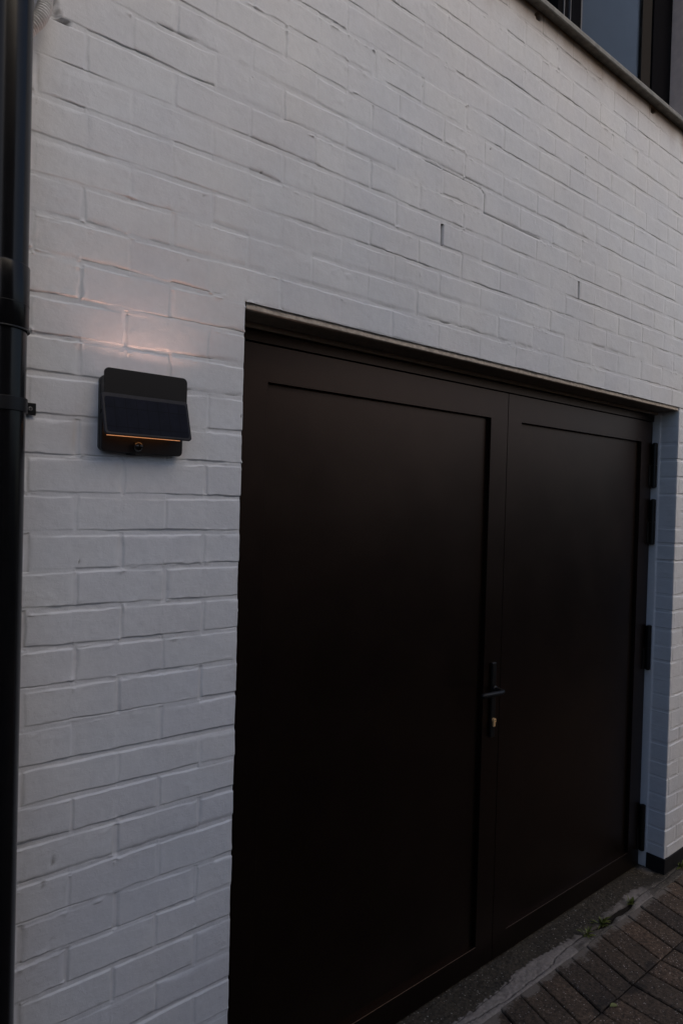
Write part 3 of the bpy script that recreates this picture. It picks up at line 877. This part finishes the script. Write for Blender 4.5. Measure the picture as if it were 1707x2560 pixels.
for i, p in enumerate(cp):
    if i: acc += (p - cp[i - 1]).length
    ph = (acc / 0.0052) % 1
    rad.append(0.0120 + 0.0022 * (1 if 0.15 < ph < 0.6 else (-1 if ph > 0.7 else 0)))
bm = bmesh.new()
tube(bm, cp, rad, 24)
tag(bm_obj('conduit', bm, M_COND, None, True), 'white corrugated cable conduit curving out of the wall behind the black downpipe', 'conduit')

# ------------------------------------------------------------------ ground
bm = bmesh.new()
S = 60
vs = [bm.verts.new(c) for c in ((-S, -S, -0.0085), (S, -S, -0.0085), (S, S, -0.0085), (-S, S, -0.0085))]
bm.faces.new(vs)
tag(bm_obj('ground', bm, M_SOIL), kind='structure')

def build_threshold():
    xs = np.concatenate([np.arange(-0.2, 0.8, 0.02), np.arange(0.8, 2.42, 0.003), np.arange(2.42, 2.6, 0.02)])
    ys = np.arange(-0.062, 0.24, 0.003)
    X, Y = np.meshgrid(xs, ys, indexing='ij')
    # crack between the concrete and the cement fillet
    wav = (vnoise(X, 0 * X, 0.09, 81) - .5) * 0.022 + (vnoise(X, 0 * X, 0.025, 82) - .5) * 0.010
    yc = np.interp(X, [0.8, 0.9, 1.1, 1.27, 1.36, 1.40, 1.43, 1.63, 1.78, 2.0, 2.2, 2.6], [0.01, -0.028, -0.044, -0.042, -0.046, -0.040, -0.028, -0.016, -0.026, -0.022, -0.02, -0.02]) + wav * 0.5
    cw = np.interp(X, [0.8, 1.55, 1.72, 1.80, 1.95, 2.03, 2.06, 2.6], [0.0018, 0.0018, 0.004, 0.012, 0.015, 0.008, 0.002, 0.0015])
    cr = np.exp(-((Y - yc) / cw) ** 4)
    # second hairline on the inner side of the cement
    y2 = np.interp(X, [0.8, 0.97, 1.15, 1.3], [-0.010, -0.006, 0.003, 0.012]) + wav * 0.4
    cr2 = np.exp(-((Y - y2) / 0.0016) ** 2) * (X < 1.22)
    yu = np.interp(X, [0.8, 0.97, 1.15, 1.27, 1.45, 1.6, 1.75, 1.9, 2.1, 2.3], [0.0, -0.004, 0.004, 0.022, 0.010, 0.002, 0.006, 0.012, 0.024, -0.01]) + (vnoise(X, Y, 0.012, 84) - .5) * 0.018 + wav * 0.6
    mort = sstep(0.004, -0.004, Y - yu) * np.interp(X, [0.8, 1.5, 1.6, 1.75, 1.85, 2.05, 2.15, 2.24, 2.3], [0.95, 1.0, 0.7, 0.15, 0.45, 0.95, 0.75, 0.3, 0.1])
    mort *= 1 - 0.55 * sstep(0.55, 0.75, vnoise(X, Y, 0.03, 85)) * (X > 1.55)
    mort = np.maximum(mort, sstep(0.16, 0.0, np.abs(X - (XR - 0.035)) * 4) * sstep(0.028, 0.04, Y) * sstep(0.115, 0.09, Y) * 0.4)
    Z = (vnoise(X, Y, 0.05, 86) - .5) * 0.004 + (vnoise(X, Y, 0.012, 87) - .5) * 0.003 + (vnoise(X, Y, 0.006, 88) - .5) * 0.0015
    Z -= np.clip(cr, 0, 1) * np.where(cw > 0.003, 0.016, 0.006) + cr2 * 0.004
    Z += mort * 0.0015
    Z -= 0.010 * sstep(-0.050, -0.062, Y)
    Z = np.where(Y > 0.1, np.minimum(Z, 0.0), Z) - 0.0005
    P = np.stack([X, Y, Z], -1)
    dirt_shade = np.clip(cr + 0.8 * cr2, 0, 1)
    o = grid_mesh('threshold', P, None, dict(mortar=mort, dirt_shade=dirt_shade), M_CONC, None)
    tag(o, kind='structure')
build_threshold()

def build_paving():
    """rows of long pavers, each a worn slab with chamfered edges"""
    V, F, T, Mo = [], [], [], []
    pitch, gap = 0.1095, 0.0045
    rnd = random.Random(5)
    nx, ny = 9, 15
    def paver(cx, y0, y1, w, skew, t, near):
        # top surface as a small grid with chamfered border
        a, b = (7, 11) if near else (2, 2)
        us = np.linspace(0, 1, a); vs_ = np.linspace(0, 1, b)
        ch = 0.004
        L = y0 - y1
        base = len(V)
        dz = rnd.uniform(-0.002, 0.002); tx = rnd.uniform(-.0015, .0015); ty = rnd.uniform(-.002, .002)
        cols = [0.0, ch / w] + list(us[1:-1]) + [1 - ch / w, 1.0]
        rowsv = [0.0, ch / L] + list(vs_[1:-1]) + [1 - ch / L, 1.0]
        for i, u in enumerate(cols):
            for j, v in enumerate(rowsv):
                border = i in (0, len(cols) - 1) or j in (0, len(rowsv) - 1)
                x = cx + (u - .5) * w; y = y0 - v * L
                wob = (rnd.random() - .5) * 0.0016 if border else 0
                x += skew * (y - (-0.28)) + wob
                z = dz + tx * (u - .5) + ty * (v - .5) + (-0.0035 if border else (rnd.random() - .5) * 0.0009)
                V.append((x, y + wob, z)); T.append(t)
                m = 0.0
                if y > -0.11 and near:
                    m = max(0, min(1, (y + 0.082 + 0.025 * (float(vnoise(x, y, 0.03, 91)) - .5) * 2) / 0.03)) * (0.35 + 0.65 * float(vnoise(x, 0, 0.12, 92)))
                    if x > 1.86 and x < 2.25: m = max(0, min(1, (y + 0.105) / 0.04)) * 0.9
                Mo.append(m)
        nc, nr = len(cols), len(rowsv)
        for i in range(nc - 1):
            for j in range(nr - 1):
                F.append((base + i * nr + j, base + i * nr + j + 1, base + (i + 1) * nr + j + 1, base + (i + 1) * nr + j))
        # skirt down
        border = [i * nr for i in range(nc)] + [(nc - 1) * nr + j for j in range(1, nr)] + [i * nr + nr - 1 for i in range(nc - 2, -1, -1)] + [j for j in range(nr - 2, 0, -1)]
        b2 = len(V)
        for k in border:
            x, y, z = V[base + k]; V.append((x, y, z - 0.03)); T.append(t); Mo.append(0)
        n = len(border)
        for k in range(n):
            F.append((base + border[k], base + border[(k + 1) % n], b2 + (k + 1) % n, b2 + k))
    rows = [(-0.056, -0.277, 0.30)]
    y = -0.283
    while y > -4.6:
        rows.append((y, y - 0.207, 0.0)); y -= 0.212
    for r, (ya, yb, sk) in enumerate(rows):
        off = 1.478
        k = -46
        while True:
            cx = off + k * pitch + (0 if r < 2 else (r % 2) * pitch / 2)
            k += 1
            if cx > 6.0: break
            if cx < -3.2: continue
            near = r < 6 and 0.6 < cx < 3.2
            yy = ya
            if r == 0 and cx > 2.36: yy = -0.012
            paver(cx, yy, yb, pitch - gap - rnd.random() * 0.002, sk, rnd.random(), near)
    me = bpy.data.meshes.new('paving')
    me.from_pydata(V, [], F)
    for nm, A in (('tint', T), ('mortar', Mo)):
        at = me.attributes.new(nm, 'FLOAT', 'POINT'); at.data.foreach_set('value', A)
    bm = bmesh.new(); bm.from_mesh(me); bmesh.ops.recalc_face_normals(bm, faces=bm.faces[:]); bm.to_mesh(me); bm.free()
    o = link('paving', me, M_PAVER)
    tag(o, kind='structure')
build_paving()

# ------------------------------------------------------------------ weeds and a fallen leaf
def leaf_blade(bm, base, az, el, L, W, droop=0.5):
    d = Vector((math.cos(az), math.sin(az), 0)); s = Vector((-math.sin(az), math.cos(az), 0))
    prev = None
    n = 6
    p = Vector(base); a = el
    for i in range(n + 1):
        t = i / n
        w = W * math.sin(math.pi * min(1, 0.08 + 0.92 * t)) ** 0.8 * (1 if i < n else 0.02)
        A = bm.verts.new(p + s * w / 2 + Vector((0, 0, w * .15))); B = bm.verts.new(p); Cc = bm.verts.new(p - s * w / 2 + Vector((0, 0, w * .15)))
        if prev:
            bm.faces.new((prev[0], prev[1], B, A)); bm.faces.new((prev[1], prev[2], Cc, B))
        prev = (A, B, Cc)
        p = p + (d * math.cos(a) + Vector((0, 0, math.sin(a)))) * (L / n)
        a -= droop / n
def weed(x, y, z, n, L, lab, seed):
    r = random.Random(seed)
    t = tag(empty('weed', (x, y, z)), lab, 'weed', 'weeds along the garage threshold')
    bm = bmesh.new()
    for i in range(n):
        leaf_blade(bm, (x + r.uniform(-.012, .012), y + r.uniform(-.006, .006), z), r.uniform(0, 6.28), r.uniform(.3, 1.3), L * r.uniform(.5, 1.1), 0.005 + r.random() * 0.006, r.uniform(.3, 1.6))
    bm_obj('leaves', bm, M_WEED, t, True)
    bm = bmesh.new()
    for i in range(3):
        q = Vector((x + r.uniform(-.006, .006), y, z - .004)); e = q + Vector((r.uniform(-.012, .012), r.uniform(-.01, .01), L * .6))
        tube(bm, [q, (q + e) / 2 + Vector((.002, 0, 0)), e], [.0010, .0008, .0005], 6)
    bm_obj('stem', bm, M_WEED, t, True)
weed(2.030, -0.018, -0.006, 14, 0.035, 'small green weed rooted in the open crack, farthest of three along the garage door', 1)
weed(1.790, -0.020, -0.008, 26, 0.050, 'largest green weed tuft, growing in the middle of the open crack before the garage door', 2)
weed(1.665, -0.020, -0.006, 16, 0.040, 'low spreading weed at the near end of the crack in the garage threshold', 3)
def leaf_weed2(x, y, n, L, lab, seed, grp=None): weed(x, y, 0.0, n, L, lab, seed)
weed(2.52, -0.022, -0.002, 22, 0.045, 'weed tuft at the foot of the wall right of the garage opening', 4)
weed(1.105, -0.275, -0.004, 9, 0.028, 'tiny weed sprig in the paver joint at the lower edge of the picture', 6)
bm = bmesh.new()
leaf_blade(bm, (1.385, -0.300, 0.003), 2.6, 0.1, 0.028, 0.019, 0.4)
tag(bm_obj('fallen_leaf', bm, M_LEAF, None, True), 'single pale yellow green leaf lying on the dark pavers', 'leaf')

# ------------------------------------------------------------------ unseen houses added across the lane, shaped for shade and reflections
def opposite(x0, x1, y, h, roofh, lab, seed):
    r = random.Random(seed)
    o = tag(empty('added_shade_house', ((x0 + x1) / 2, y, 0)), lab, 'house')
    bm = bmesh.new()
    box(bm, x0, x1, y - 6, y, -0.01, h)
    bm_obj('wall', bm, M_BRICKB, o)
    bm = bmesh.new()
    A = [bm.verts.new(c) for c in ((x0 - .02, y + .3, h - .1), (x1 + .02, y + .3, h - .1), (x1 + .02, y - 3, h + roofh), (x0 - .02, y - 3, h + roofh), (x0 - .02, y - 6.3, h - .1), (x1 + .02, y - 6.3, h - .1))]
    bm.faces.new((A[0], A[1], A[2], A[3])); bm.faces.new((A[3], A[2], A[5], A[4])); bm.faces.new((A[0], A[3], A[4])); bm.faces.new((A[1], A[5], A[2])); bm.faces.new((A[0], A[4], A[5], A[1]))
    bmesh.ops.recalc_face_normals(bm, faces=bm.faces[:])
    bm_obj('roof', bm, M_ROOF, o)
    x = x0 + 1.0
    while x < x1 - 1.8:
        for z0, z1 in ((0.9, 2.2), (3.2, 4.4)):
            if z1 > h - 0.2: continue
            f = bmesh.new()
            box(f, x, x + 1.2, y + 0.002, y + 0.03, z0 - .05, z0); box(f, x, x + 1.2, y + 0.002, y + 0.03, z1, z1 + .05)
            box(f, x - .05, x, y + 0.002, y + 0.03, z0 - .05, z1 + .05); box(f, x + 1.2, x + 1.25, y + 0.002, y + 0.03, z0 - .05, z1 + .05)
            fo = bm_obj('window', f, M_COND, o)
            g = bmesh.new(); box(g, x, x + 1.2, y + 0.003, y + 0.012, z0, z1)
            bm_obj('pane', g, M_PANE_DARK, fo)
        x += 2.6
opposite(-14.0, -0.9, -5.0, 2.2, 0.5, 'low red brown house shape added unseen across the lane for the light, left of the tall one', 1)
opposite(-0.9, 4.0, -5.0, 6.1, 1.4, 'tall red brown house shape added unseen straight across the lane to shade the garage wall', 2)
opposite(4.0, 20.0, -5.0, 2.6, 0.6, 'long house shape added unseen at the right end of the lane, kept low for sky reflections', 3)
